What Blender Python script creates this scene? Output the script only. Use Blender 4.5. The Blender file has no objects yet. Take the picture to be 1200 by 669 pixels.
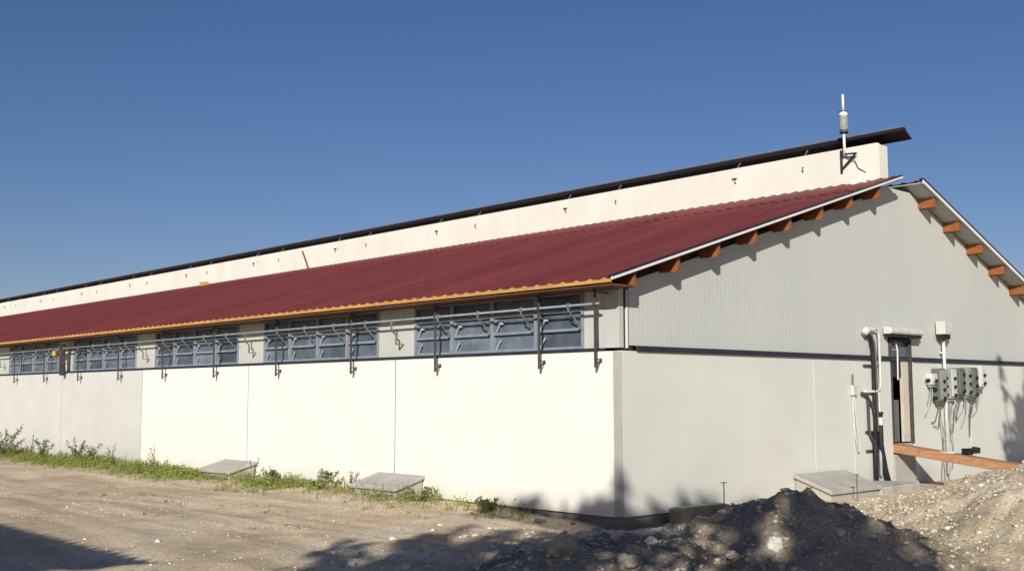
import bpy, math, random
import numpy as np
from mathutils import Vector, Matrix

random.seed(7)
rng = np.random.default_rng(11)
C = bpy.context.scene.collection
sc = bpy.context.scene
PI = math.pi

# ------------------------------------------------------------------ sun
SUN = Vector((-1.0, -0.75, 0.54)).normalized()          # towards the sun
SUN_EL = math.asin(SUN.z)
SUN_AZ = math.atan2(SUN.x, SUN.y)                        # clockwise from +Y

# ------------------------------------------------------------------ helpers
class MB:
    """collects verts/faces, links them as one mesh object"""
    def __init__(self):
        self.v = []; self.f = []; self.mi = []
    def add(self, vs, fs, mi=0):
        b = len(self.v)
        self.v += [tuple(p) for p in vs]
        for f in fs:
            self.f.append(tuple(b + i for i in f)); self.mi.append(mi)
    def box(self, x0, x1, y0, y1, z0, z1, mi=0):
        vs = [(x, y, z) for z in (z0, z1) for y in (y0, y1) for x in (x0, x1)]
        self.add(vs, [(0, 2, 3, 1), (4, 5, 7, 6), (0, 1, 5, 4), (2, 6, 7, 3), (0, 4, 6, 2), (1, 3, 7, 5)], mi)
    def bar(self, a, b, w, h, up=(0, 0, 1), mi=0):
        a = Vector(a); b = Vector(b); d = (b - a).normalized(); up = Vector(up)
        if abs(d.dot(up)) > .98: up = Vector((1, 0, 0))
        s = d.cross(up).normalized(); u = s.cross(d)
        vs = [p + s * (i * w / 2) + u * (j * h / 2) for p in (a, b) for (i, j) in ((-1, -1), (1, -1), (1, 1), (-1, 1))]
        self.add(vs, [(3, 2, 1, 0), (4, 5, 6, 7), (0, 1, 5, 4), (1, 2, 6, 5), (2, 3, 7, 6), (3, 0, 4, 7)], mi)
    def tube(self, pts, r, n=8, mi=0, cap=True):
        pts = [Vector(p) for p in pts]
        rs = r if isinstance(r, (list, tuple)) else [r] * len(pts)
        b = len(self.v); prev = None
        for i, p in enumerate(pts):
            d = (pts[min(i + 1, len(pts) - 1)] - pts[max(i - 1, 0)]).normalized()
            if prev is None:
                ref = Vector((0, 0, 1)) if abs(d.z) < .9 else Vector((1, 0, 0))
                s = d.cross(ref).normalized()
            else:
                s = (prev - d * prev.dot(d)).normalized()
            prev = s; u = d.cross(s)
            for k in range(n):
                a = 2 * PI * k / n
                self.v.append(tuple(p + (s * math.cos(a) + u * math.sin(a)) * rs[i]))
        for i in range(len(pts) - 1):
            for k in range(n):
                k2 = (k + 1) % n
                self.f.append((b + i * n + k, b + i * n + k2, b + (i + 1) * n + k2, b + (i + 1) * n + k)); self.mi.append(mi)
        if cap:
            self.f.append(tuple(b + k for k in range(n))[::-1]); self.mi.append(mi)
            self.f.append(tuple(b + (len(pts) - 1) * n + k for k in range(n))); self.mi.append(mi)
    def prism(self, poly, axis, a0, a1, mi=0):
        """poly: 2D points; axis 'y': poly=(x,z) ; 'x': poly=(y,z) ; 'z': poly=(x,y)"""
        def P(p, a):
            return {'y': (p[0], a, p[1]), 'x': (a, p[0], p[1]), 'z': (p[0], p[1], a)}[axis]
        n = len(poly)
        vs = [P(p, a0) for p in poly] + [P(p, a1) for p in poly]
        fs = [tuple(range(n)), tuple(range(2 * n - 1, n - 1, -1))] + [(i, i + n, (i + 1) % n + n, (i + 1) % n) for i in range(n)]
        self.add(vs, fs, mi)
    def build(self, name, mats, parent=None, smooth=False, bevel=0, loc=None, recalc=True):
        me = bpy.data.meshes.new(name)
        vs = self.v
        if loc is not None:
            vs = [(x - loc[0], y - loc[1], z - loc[2]) for x, y, z in vs]
        me.from_pydata(vs, [], self.f)
        if not isinstance(mats, (list, tuple)): mats = [mats]
        for m in mats: me.materials.append(m)
        if len(mats) > 1: me.polygons.foreach_set('material_index', self.mi)
        if recalc:
            import bmesh
            bm = bmesh.new(); bm.from_mesh(me)
            bmesh.ops.recalc_face_normals(bm, faces=bm.faces)
            bm.to_mesh(me); bm.free()
        if smooth: me.polygons.foreach_set('use_smooth', [True] * len(me.polygons))
        me.update()
        o = bpy.data.objects.new(name, me); C.objects.link(o)
        if loc is not None: o.location = loc
        if parent is not None: o.parent = parent
        if bevel:
            md = o.modifiers.new('bevel', 'BEVEL'); md.width = bevel; md.segments = 2; md.limit_method = 'ANGLE'
        return o

def tag(o, label=None, cat=None, group=None, kind=None):
    if label: o['label'] = label
    if cat: o['category'] = cat
    if group: o['group'] = group
    if kind: o['kind'] = kind
    return o

def thing(name, label, cat, loc=(0, 0, 0), rotz=0, group=None):
    o = bpy.data.objects.new(name, None); C.objects.link(o)
    o.location = loc; o.rotation_euler = (0, 0, rotz); o.empty_display_size = .2
    return tag(o, label, cat, group)

def copy_tree(o, parent=None):
    c = o.copy(); C.objects.link(c)
    if parent is not None: c.parent = parent
    for ch in list(o.children): copy_tree(ch, c)
    return c

# ------------------------------------------------------------------ numpy value noise
_P = rng.random((256, 256))
def vnoise(x, y):
    x = np.asarray(x, float); y = np.asarray(y, float)
    xi = np.floor(x).astype(int); yi = np.floor(y).astype(int)
    fx = x - xi; fy = y - yi
    fx = fx * fx * (3 - 2 * fx); fy = fy * fy * (3 - 2 * fy)
    g = lambda a, b: _P[a % 256, b % 256]
    return (g(xi, yi) * (1 - fx) + g(xi + 1, yi) * fx) * (1 - fy) + (g(xi, yi + 1) * (1 - fx) + g(xi + 1, yi + 1) * fx) * fy - .5
def fbm(x, y, sc_, oct_=4, gain=.5):
    s = 0; a = 1
    for i in range(oct_):
        s = s + a * vnoise(np.asarray(x) * sc_ + 17.3 * i, np.asarray(y) * sc_ + 9.1 * i); sc_ *= 2.03; a *= gain
    return s

# ------------------------------------------------------------------ materials
def newmat(name):
    m = bpy.data.materials.new(name); m.use_nodes = True
    nt = m.node_tree; b = nt.nodes['Principled BSDF']
    return m, nt, b
def N(nt, t, **kw):
    n = nt.nodes.new(t)
    for k, v in kw.items():
        if k in n.inputs.keys() if isinstance(k, str) else False: n.inputs[k].default_value = v
        else: setattr(n, k, v)
    return n
def col4(c): return (c[0], c[1], c[2], 1)

def noisy(name, c1, c2, scale=4, detail=6, rough=.8, bump=0, bscale=40, spots=None, spec=.3, metal=0, contrast=(.35, .65), stretch=None, grime=None):
    """two-tone noise colour, optional bump, optional fine speckle and dirt rising from z=grime[0]"""
    m, nt, b = newmat(name)
    tc = N(nt, 'ShaderNodeNewGeometry')
    src = tc.outputs['Position']
    if stretch:
        mp = N(nt, 'ShaderNodeMapping'); mp.inputs['Scale'].default_value = stretch
        nt.links.new(src, mp.inputs['Vector']); src = mp.outputs['Vector']
    n1 = N(nt, 'ShaderNodeTexNoise', Scale=scale, Detail=detail); nt.links.new(src, n1.inputs['Vector'])
    mr = N(nt, 'ShaderNodeMapRange'); mr.inputs[1].default_value = contrast[0]; mr.inputs[2].default_value = contrast[1]
    nt.links.new(n1.outputs['Fac'], mr.inputs[0])
    mx = N(nt, 'ShaderNodeMix', data_type='RGBA')
    mx.inputs[6].default_value = col4(c1); mx.inputs[7].default_value = col4(c2)
    nt.links.new(mr.outputs[0], mx.inputs[0]); out = mx.outputs[2]
    if spots:                                           # (scale, colour, threshold)
        for (s_, c_, t_) in spots:
            n2 = N(nt, 'ShaderNodeTexNoise', Scale=s_, Detail=3); nt.links.new(tc.outputs['Position'], n2.inputs['Vector'])
            r2 = N(nt, 'ShaderNodeMapRange'); r2.inputs[1].default_value = t_; r2.inputs[2].default_value = t_ + .08
            nt.links.new(n2.outputs['Fac'], r2.inputs[0])
            m2 = N(nt, 'ShaderNodeMix', data_type='RGBA'); m2.inputs[7].default_value = col4(c_)
            nt.links.new(r2.outputs[0], m2.inputs[0]); nt.links.new(out, m2.inputs[6]); out = m2.outputs[2]
    if grime:
        z0, z1, gc, amt = grime
        sx = N(nt, 'ShaderNodeSeparateXYZ'); nt.links.new(tc.outputs['Position'], sx.inputs[0])
        n3 = N(nt, 'ShaderNodeTexNoise', Scale=2.5, Detail=5); nt.links.new(tc.outputs['Position'], n3.inputs['Vector'])
        ad = N(nt, 'ShaderNodeMath', operation='MULTIPLY_ADD'); ad.inputs[1].default_value = -.9 * (z1 - z0); nt.links.new(n3.outputs['Fac'], ad.inputs[0]); nt.links.new(sx.outputs['Z'], ad.inputs[2])
        r3 = N(nt, 'ShaderNodeMapRange'); r3.inputs[1].default_value = z0 - .45 * (z1 - z0); r3.inputs[2].default_value = z1 - .45 * (z1 - z0)
        r3.inputs[3].default_value = amt; r3.inputs[4].default_value = 0
        nt.links.new(ad.outputs[0], r3.inputs[0])
        m3 = N(nt, 'ShaderNodeMix', data_type='RGBA'); m3.inputs[7].default_value = col4(gc)
        nt.links.new(r3.outputs[0], m3.inputs[0]); nt.links.new(out, m3.inputs[6]); out = m3.outputs[2]
    nt.links.new(out, b.inputs['Base Color'])
    b.inputs['Roughness'].default_value = rough; b.inputs['Specular IOR Level'].default_value = spec; b.inputs['Metallic'].default_value = metal
    if bump:
        n4 = N(nt, 'ShaderNodeTexNoise', Scale=bscale, Detail=6); nt.links.new(tc.outputs['Position'], n4.inputs['Vector'])
        bp = N(nt, 'ShaderNodeBump'); bp.inputs['Strength'].default_value = 1; bp.inputs['Distance'].default_value = bump
        nt.links.new(n4.outputs['Fac'], bp.inputs['Height']); nt.links.new(bp.outputs['Normal'], b.inputs['Normal'])
    return m

M = {}
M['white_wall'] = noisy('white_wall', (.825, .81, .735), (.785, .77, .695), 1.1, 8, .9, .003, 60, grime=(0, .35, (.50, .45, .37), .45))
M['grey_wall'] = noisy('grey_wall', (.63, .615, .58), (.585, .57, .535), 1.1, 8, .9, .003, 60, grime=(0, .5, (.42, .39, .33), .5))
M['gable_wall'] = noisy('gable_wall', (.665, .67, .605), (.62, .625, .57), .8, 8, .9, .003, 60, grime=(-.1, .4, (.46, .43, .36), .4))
M['cladding'] = noisy('cladding', (.56, .57, .52), (.525, .54, .49), .7, 6, .55, 0, stretch=(1, 1, .15))
M['infill'] = noisy('infill', (.55, .555, .50), (.50, .51, .46), 1.2, 6, .6)
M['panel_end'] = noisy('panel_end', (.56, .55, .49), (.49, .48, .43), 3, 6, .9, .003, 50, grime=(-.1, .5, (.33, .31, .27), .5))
M['ridge_white'] = noisy('ridge_white', (.76, .735, .645), (.70, .675, .59), 1.4, 8, .8, stretch=(1, 1, .35), spots=[(2.2, (.62, .58, .5), .68)])
M['roof_red'] = noisy('roof_red', (.185, .040, .036), (.15, .031, .029), 1.3, 9, .5, .002, 90, spec=.3, spots=[(14, (.21, .045, .045), .64), (3.5, (.12, .024, .026), .66)], stretch=(.22, 2.5, 1))
M['roof_dark'] = noisy('roof_dark', (.028, .014, .022), (.018, .010, .016), 3, 5, .5)
def strips(m, w_, amt):
    nt = m.node_tree; b = nt.nodes['Principled BSDF']; src = b.inputs['Base Color'].links[0].from_socket
    g = N(nt, 'ShaderNodeNewGeometry'); sx = N(nt, 'ShaderNodeSeparateXYZ'); nt.links.new(g.outputs['Position'], sx.inputs[0])
    dv = N(nt, 'ShaderNodeMath', operation='DIVIDE'); dv.inputs[1].default_value = w_; nt.links.new(sx.outputs['Y'], dv.inputs[0])
    fl = N(nt, 'ShaderNodeMath', operation='FLOOR'); nt.links.new(dv.outputs[0], fl.inputs[0])
    wn = N(nt, 'ShaderNodeTexWhiteNoise'); wn.noise_dimensions = '1D'; nt.links.new(fl.outputs[0], wn.inputs['W'])
    mr = N(nt, 'ShaderNodeMapRange'); mr.inputs[3].default_value = 1 - amt; mr.inputs[4].default_value = 1 + amt; nt.links.new(wn.outputs['Value'], mr.inputs[0])
    # pale dust gathering down the slope
    mp = N(nt, 'ShaderNodeMapping'); mp.inputs['Scale'].default_value = (.12, 3.5, 1); nt.links.new(g.outputs['Position'], mp.inputs['Vector'])
    ns = N(nt, 'ShaderNodeTexNoise', Scale=1.0, Detail=7); nt.links.new(mp.outputs['Vector'], ns.inputs['Vector'])
    r2 = N(nt, 'ShaderNodeMapRange'); r2.inputs[1].default_value = .48; r2.inputs[2].default_value = .75; r2.inputs[4].default_value = .2; nt.links.new(ns.outputs['Fac'], r2.inputs[0])
    mu = N(nt, 'ShaderNodeMix', data_type='RGBA', blend_type='MULTIPLY'); mu.inputs[0].default_value = 1; nt.links.new(src, mu.inputs[6]); nt.links.new(mr.outputs[0], mu.inputs[7])
    du = N(nt, 'ShaderNodeMix', data_type='RGBA'); du.inputs[7].default_value = (.20, .08, .065, 1); nt.links.new(r2.outputs[0], du.inputs[0]); nt.links.new(mu.outputs[2], du.inputs[6])
    nt.links.new(du.outputs[2], b.inputs['Base Color'])
strips(M['roof_red'], 1.06, .10)
M['purlin_wood'] = noisy('purlin_wood', (.32, .115, .04), (.22, .075, .026), 6, 6, .8, .003, 30, stretch=(8, 1, 8), spots=[(12, (.20, .07, .03), .62)])
M['eave_wood'] = noisy('eave_wood', (.58, .34, .10), (.46, .25, .07), 4, 7, .8, stretch=(1, .5, 4), spots=[(5, (.38, .22, .09), .62)])
M['soffit_brown'] = noisy('soffit_brown', (.16, .07, .04), (.12, .05, .03), 4, 5, .8)
M['soffit_grey'] = noisy('soffit_grey', (.42, .44, .42), (.34, .36, .35), 4, 5, .6)
M['beam_wood'] = noisy('beam_wood', (.47, .25, .13), (.36, .175, .085), 5, 7, .85, .003, 40, stretch=(8, .8, 8), spots=[(9, (.30, .16, .09), .62)])
M['white_trim'] = noisy('white_trim', (.80, .79, .75), (.74, .73, .69), 3, 4, .5)
M['steel_dark'] = noisy('steel_dark', (.035, .035, .05), (.025, .025, .038), 8, 4, .55, metal=.0)
M['rust_steel'] = noisy('rust_steel', (.085, .072, .07), (.05, .044, .048), 9, 5, .7)
M['galv'] = noisy('galv', (.245, .265, .27), (.175, .195, .205), 9, 4, .5, metal=.25)
M['stay'] = noisy('stay', (.50, .52, .53), (.38, .40, .42), 9, 4, .55)
M['frame'] = noisy('frame', (.27, .31, .34), (.21, .25, .28), 7, 4, .55)
M['white_plastic'] = noisy('white_plastic', (.64, .64, .59), (.55, .55, .51), 7, 6, .5, spec=.5)
M['grey_plastic'] = noisy('grey_plastic', (.15, .16, .145), (.105, .115, .105), 5, 4, .5)
M['black_rubber'] = noisy('black_rubber', (.022, .02, .022), (.014, .013, .015), 8, 4, .6)
M['yellow_paint'] = noisy('yellow_paint', (.62, .42, .09), (.50, .33, .06), 8, 4, .5)
M['red_plastic'] = noisy('red_plastic', (.45, .03, .03), (.38, .02, .02), 8, 3, .5)
M['concrete'] = noisy('concrete', (.47, .445, .395), (.38, .36, .32), 3, 8, .95, .006, 40, spots=[(30, (.22, .21, .19), .64)])
M['plinth'] = noisy('plinth', (.25, .23, .20), (.17, .155, .135), 3, 8, .95, .008, 30)
M['dull_plastic'] = noisy('dull_plastic', (.34, .35, .32), (.25, .26, .235), 9, 6, .6)
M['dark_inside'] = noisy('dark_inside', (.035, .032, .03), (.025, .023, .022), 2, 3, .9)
M['cream_leaf'] = noisy('cream_leaf', (.62, .57, .45), (.56, .51, .41), 3, 5, .7)
M['stone'] = noisy('stone', (.52, .45, .34), (.36, .305, .23), 4, 6, .95, .008, 30)
M['white_stone'] = noisy('white_stone', (.70, .66, .57), (.56, .52, .45), 6, 6, .95, .006, 35)
M['bark'] = noisy('bark', (.10, .075, .055), (.06, .045, .035), 6, 6, .95, .02, 18, stretch=(1, 1, .25))
M['rust'] = noisy('rust', (.15, .11, .085), (.10, .07, .055), 9, 5, .85)
M['shed_wall'] = noisy('shed_wall', (.36, .34, .29), (.30, .28, .24), 2, 6, .85)
M['bed_grey'] = noisy('bed_grey', (.2, .2, .19), (.16, .16, .15), 2, 4, .8)

# glass: dark, reflecting, with slight waviness and dust
def glass(name, c, rough):
    m, nt, b = newmat(name)
    g = N(nt, 'ShaderNodeNewGeometry')
    n1 = N(nt, 'ShaderNodeTexNoise', Scale=3.0, Detail=5); nt.links.new(g.outputs['Position'], n1.inputs['Vector'])
    mr = N(nt, 'ShaderNodeMapRange'); mr.inputs[1].default_value = .35; mr.inputs[2].default_value = .7; nt.links.new(n1.outputs['Fac'], mr.inputs[0])
    mx = N(nt, 'ShaderNodeMix', data_type='RGBA'); mx.inputs[6].default_value = col4(c); mx.inputs[7].default_value = col4([q * 1.7 + .008 for q in c]); nt.links.new(mr.outputs[0], mx.inputs[0])
    oi = N(nt, 'ShaderNodeObjectInfo'); rr = N(nt, 'ShaderNodeMapRange'); rr.inputs[3].default_value = .55; rr.inputs[4].default_value = 1.5; nt.links.new(oi.outputs['Random'], rr.inputs[0])
    mv = N(nt, 'ShaderNodeMix', data_type='RGBA', blend_type='MULTIPLY'); mv.inputs[0].default_value = 1; nt.links.new(mx.outputs[2], mv.inputs[6]); nt.links.new(rr.outputs[0], mv.inputs[7])
    nt.links.new(mv.outputs[2], b.inputs['Base Color'])
    b.inputs['Roughness'].default_value = rough; b.inputs['Specular IOR Level'].default_value = .6
    n2 = N(nt, 'ShaderNodeTexNoise', Scale=2.2, Detail=2); nt.links.new(g.outputs['Position'], n2.inputs['Vector'])
    bp = N(nt, 'ShaderNodeBump'); bp.inputs['Distance'].default_value = .006; nt.links.new(n2.outputs['Fac'], bp.inputs['Height']); nt.links.new(bp.outputs['Normal'], b.inputs['Normal'])
    return m
M['glass'] = glass('window_glass', (.085, .10, .122), .18)
M['glass_shaded'] = glass('upper_glass_shaded', (.035, .044, .052), .25)  # darker copy of the pane glass, shade on the top row painted in

def leaf_mat(name, c1, c2, trans=.25):
    m, nt, b = newmat(name)
    oi = N(nt, 'ShaderNodeNewGeometry')
    n1 = N(nt, 'ShaderNodeTexNoise', Scale=2.3, Detail=3); nt.links.new(oi.outputs['Position'], n1.inputs['Vector'])
    ad = N(nt, 'ShaderNodeMath', operation='ADD'); nt.links.new(n1.outputs['Fac'], ad.inputs[0]); nt.links.new(oi.outputs['Random Per Island'], ad.inputs[1])
    mr = N(nt, 'ShaderNodeMapRange'); mr.inputs[1].default_value = .4; mr.inputs[2].default_value = 1.4; nt.links.new(ad.outputs[0], mr.inputs[0])
    mx = N(nt, 'ShaderNodeMix', data_type='RGBA'); mx.inputs[6].default_value = col4(c1); mx.inputs[7].default_value = col4(c2); nt.links.new(mr.outputs[0], mx.inputs[0])
    nt.links.new(mx.outputs[2], b.inputs['Base Color']); b.inputs['Roughness'].default_value = .6; b.inputs['Specular IOR Level'].default_value = .25
    tr = N(nt, 'ShaderNodeBsdfTranslucent'); nt.links.new(mx.outputs[2], tr.inputs['Color'])
    ms = N(nt, 'ShaderNodeMixShader'); ms.inputs[0].default_value = trans
    nt.links.new(b.outputs[0], ms.inputs[1]); nt.links.new(tr.outputs[0], ms.inputs[2])
    nt.links.new(ms.outputs[0], nt.nodes['Material Output'].inputs['Surface'])
    return m
M['leaf'] = leaf_mat('leaf', (.035, .06, .018), (.07, .11, .03))
M['grass'] = leaf_mat('grass', (.15, .23, .035), (.34, .37, .10), .35)
M['weed'] = leaf_mat('weed', (.11, .15, .05), (.26, .29, .11), .35)
M['dry_weed'] = leaf_mat('dry_weed', (.16, .12, .075), (.27, .21, .13), .2)
M['pebble'] = leaf_mat('pebble', (.42, .345, .24), (.66, .585, .45), 0)

def ground_mat(name, tones, gravel, bumpd):
    """tones: (dark, mid, light) soil colours; gravel: strength of stone cells"""
    m, nt, b = newmat(name)
    g = N(nt, 'ShaderNodeNewGeometry'); pos = g.outputs['Position']
    n1 = N(nt, 'ShaderNodeTexNoise', Scale=.55, Detail=7, Roughness=.6); nt.links.new(pos, n1.inputs['Vector'])
    cr = N(nt, 'ShaderNodeValToRGB'); e = cr.color_ramp.elements
    e[0].position = .36; e[0].color = col4(tones[0]); e[1].position = .64; e[1].color = col4(tones[2])
    k = cr.color_ramp.elements.new(.5); k.color = col4(tones[1]); nt.links.new(n1.outputs['Fac'], cr.inputs[0])
    # streaks along the barn (wheel and grader marks)
    mp = N(nt, 'ShaderNodeMapping'); mp.inputs['Scale'].default_value = (2.2, .28, 1); nt.links.new(pos, mp.inputs['Vector'])
    n2 = N(nt, 'ShaderNodeTexNoise', Scale=1.0, Detail=6); nt.links.new(mp.outputs['Vector'], n2.inputs['Vector'])
    r2 = N(nt, 'ShaderNodeMapRange'); r2.inputs[1].default_value = .38; r2.inputs[2].default_value = .62; r2.inputs[3].default_value = .84; r2.inputs[4].default_value = 1.14
    nt.links.new(n2.outputs['Fac'], r2.inputs[0])
    mu = N(nt, 'ShaderNodeMix', data_type='RGBA', blend_type='MULTIPLY'); mu.inputs[0].default_value = 1
    nt.links.new(cr.outputs[0], mu.inputs[6]); nt.links.new(r2.outputs[0], mu.inputs[7])
    # grit
    n3 = N(nt, 'ShaderNodeTexNoise', Scale=26, Detail=5, Roughness=.7); nt.links.new(pos, n3.inputs['Vector'])
    r3 = N(nt, 'ShaderNodeMapRange'); r3.inputs[1].default_value = .3; r3.inputs[2].default_value = .7; r3.inputs[3].default_value = .72; r3.inputs[4].default_value = 1.34
    nt.links.new(n3.outputs['Fac'], r3.inputs[0])
    mu2 = N(nt, 'ShaderNodeMix', data_type='RGBA', blend_type='MULTIPLY'); mu2.inputs[0].default_value = 1
    nt.links.new(mu.outputs[2], mu2.inputs[6]); nt.links.new(r3.outputs[0], mu2.inputs[7])
    # stone chips
    vo = N(nt, 'ShaderNodeTexVoronoi', Scale=17); nt.links.new(pos, vo.inputs['Vector'])
    hs = N(nt, 'ShaderNodeSeparateColor'); nt.links.new(vo.outputs['Color'], hs.inputs[0])
    th = N(nt, 'ShaderNodeMath', operation='GREATER_THAN'); th.inputs[1].default_value = 1 - gravel; nt.links.new(hs.outputs[0], th.inputs[0])
    ds = N(nt, 'ShaderNodeMath', operation='LESS_THAN'); ds.inputs[1].default_value = .42; nt.links.new(vo.outputs['Distance'], ds.inputs[0])
    an = N(nt, 'ShaderNodeMath', operation='MULTIPLY'); nt.links.new(th.outputs[0], an.inputs[0]); nt.links.new(ds.outputs[0], an.inputs[1])
    mc = N(nt, 'ShaderNodeMix', data_type='RGBA'); mc.inputs[6].default_value = (.26, .23, .18, 1); mc.inputs[7].default_value = (.60, .55, .45, 1); nt.links.new(hs.outputs[1], mc.inputs[0])
    mx = N(nt, 'ShaderNodeMix', data_type='RGBA'); nt.links.new(an.outputs[0], mx.inputs[0]); nt.links.new(mu2.outputs[2], mx.inputs[6]); nt.links.new(mc.outputs[2], mx.inputs[7])
    nt.links.new(mx.outputs[2], b.inputs['Base Color']); b.inputs['Roughness'].default_value = .97; b.inputs['Specular IOR Level'].default_value = .1
    sm = N(nt, 'ShaderNodeMath', operation='MULTIPLY_ADD'); sm.inputs[1].default_value = .5; nt.links.new(an.outputs[0], sm.inputs[0]); nt.links.new(n3.outputs['Fac'], sm.inputs[2])
    bp = N(nt, 'ShaderNodeBump'); bp.inputs['Distance'].default_value = bumpd; nt.links.new(sm.outputs[0], bp.inputs['Height']); nt.links.new(bp.outputs['Normal'], b.inputs['Normal'])
    return m
M['ground'] = ground_mat('ground', ((.535, .41, .27), (.64, .505, .35), (.70, .585, .435)), .12, .015)
M['heap_pale'] = ground_mat('heap_pale', ((.49, .385, .25), (.58, .47, .325), (.65, .55, .405)), .28, .025)
M['heap_soil_shaded'] = ground_mat('heap_soil_shaded', ((.32, .265, .19), (.42, .35, .25), (.52, .45, .33)), .28, .04)  # darker soil, with tree shade also worked into the tones

# ------------------------------------------------------------------ terrain
def gauss(x, y, cx, cy, rx, ry, rot=0):
    c, s = math.cos(rot), math.sin(rot); dx = x - cx; dy = y - cy
    u = (dx * c + dy * s) / rx; v = (-dx * s + dy * c) / ry
    return np.exp(-(u * u + v * v))
def ground_z(x, y):
    x = np.asarray(x, float); y = np.asarray(y, float)
    near = np.exp(-((x + 1) ** 2 + (y + 1) ** 2) / 900.0)
    z = .05 * fbm(x, y, .35, 3) + .028 * fbm(x, y, 2.2, 4) * near
    d = np.maximum(np.maximum(-x, x - 16.4), np.maximum(-y, y - 41))        # distance outside the barn
    z = z * np.clip(.25 + d / 2.5, .1, 1)
    z = z - .24 * gauss(x, y, .7, -.3, 1.8, .6) + .12 * gauss(x, y, .9, -1.5, 1.6, .5) - .10 * gauss(x, y, -.5, .8, .8, 1.6)   # dug out at the corner
    z = z + (.26 * np.maximum(fbm(x, y, 1.3, 5, .62), -.1) + .07 * np.abs(vnoise(x * 6, y * 6))) * gauss(x, y, -2.9, -2.5, 2.6, 1.9) + .10 * gauss(x, y, -2.3, -2.6, 1.2, .8)   # rubble in front
    for rx, rw in ((-3.3, .16), (-4.75, .18), (-6.9, .2)):                 # worn wheel tracks
        xx = x - rx - .25 * np.sin(y * .21 + rx)
        z = z - (.018 + .012 * vnoise(y * .6, x * 0 + rx)) * np.exp(-(xx / rw) ** 2) * (y > -3.5) * near + .008 * np.exp(-((np.abs(xx) - .3) / .1) ** 2) * (y > -3.5) * near
    z = z + .05 * gauss(x, y, -.9, 9, .7, 14)                              # soil verge along the wall
    return z - .02
def heap_pale_z(x, y):
    h = .94 * gauss(x, y, 1.75, -5.7, 2.2, 1.9, .2) + .55 * gauss(x, y, 5.6, -3.4, 2.3, 1.4) + .24 * gauss(x, y, 3.2, -4.6, 1.6, 1.2) + .45 * gauss(x, y, 9.5, -3.5, 2.5, 1.6)
    return h + (.22 * fbm(x, y, 1.3, 5, .55) + .07 * np.abs(vnoise(x * 5.1, y * 5.1))) * np.clip(h * 2, 0, 1)
def heap_soil_z(x, y):
    h = .58 * gauss(x, y, -2.05, -4.36, .95, .8) + .24 * gauss(x, y, -2.75, -3.75, 1.2, .8, .6) + .16 * gauss(x, y, -3.6, -3.3, 1.2, .9) + .10 * gauss(x, y, -1.0, -4.2, 1.0, .7) + .22 * gauss(x, y, -1.2, -4.9, 1.0, .9) + .16 * gauss(x, y, -4.4, -3.4, .8, .8) + .14 * gauss(x, y, -4.1, -2.6, .45, .5)
    return h + (.17 * fbm(x, y, 1.7, 5, .62) + .13 * np.abs(vnoise(x * 4.3 + 3, y * 4.3)) + .07 * np.abs(vnoise(x * 9, y * 9 + 5)) - .03) * np.clip(h * 2.2, 0, 1)

def grid_mesh(name, xs, ys, zf, mat):
    X, Y = np.meshgrid(xs, ys); Z = zf(X, Y)
    nx, ny = len(xs), len(ys)
    V = np.stack([X, Y, Z], -1).reshape(-1, 3)
    i = np.arange(ny - 1)[:, None] * nx + np.arange(nx - 1)[None, :]
    F = np.stack([i, i + 1, i + nx + 1, i + nx], -1).reshape(-1, 4)
    me = bpy.data.meshes.new(name)
    me.vertices.add(len(V)); me.vertices.foreach_set('co', V.ravel())
    me.loops.add(F.size); me.loops.foreach_set('vertex_index', F.ravel())
    me.polygons.add(len(F)); me.polygons.foreach_set('loop_start', np.arange(len(F)) * 4)
    me.polygons.foreach_set('use_smooth', np.ones(len(F), bool))
    me.update(calc_edges=True); me.validate()
    me.materials.append(mat)
    o = bpy.data.objects.new(name, me); C.objects.link(o)
    return o
def axis(*segs):
    out = []
    for a, b, st in segs: out += list(np.arange(a, b, st))
    return np.array(out + [segs[-1][1]])
gx = axis((-600, -60, 60), (-60, -14, 4), (-14, -8, .25), (-8, 2.5, .06), (2.5, 18, .3), (18, 60, 6), (60, 600, 60))
gy = axis((-600, -60, 60), (-60, -12, 4), (-12, -7, .3), (-7, 7, .06), (7, 30, .2), (30, 60, 3), (60, 600, 60))
tag(grid_mesh('ground', gx, gy, ground_z, M['ground']), kind='structure')

def heap(name, x0, x1, y0, y1, hz, mat, label):
    f = lambda x, y: ground_z(x, y) + hz(x, y) - .05
    o = grid_mesh(name, np.arange(x0, x1, .05), np.arange(y0, y1, .05), f, mat)
    return tag(o, label, 'heap')
heap('gravel_heap', -2.2, 15, -9.5, -1.0, heap_pale_z, M['heap_pale'], 'long pale heap of gravel and rubble in front of the gable, below the plank')
heap('soil_heap', -6.5, 1.2, -7.4, -1.2, heap_soil_z, M['heap_soil_shaded'], 'dark peaked heap of soil and stones in tree shade left of the pale gravel')
def surf(x, y):
    z = ground_z(x, y)
    a = z + heap_pale_z(x, y) - .05; b = z + heap_soil_z(x, y) - .05
    ia = (x > -2.2) & (y < -1.0); ib = (x > -6.5) & (x < 1.2) & (y < -1.2)
    z = np.where(ia, np.maximum(z, a), z); return np.where(ib, np.maximum(z, b), z)

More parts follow.
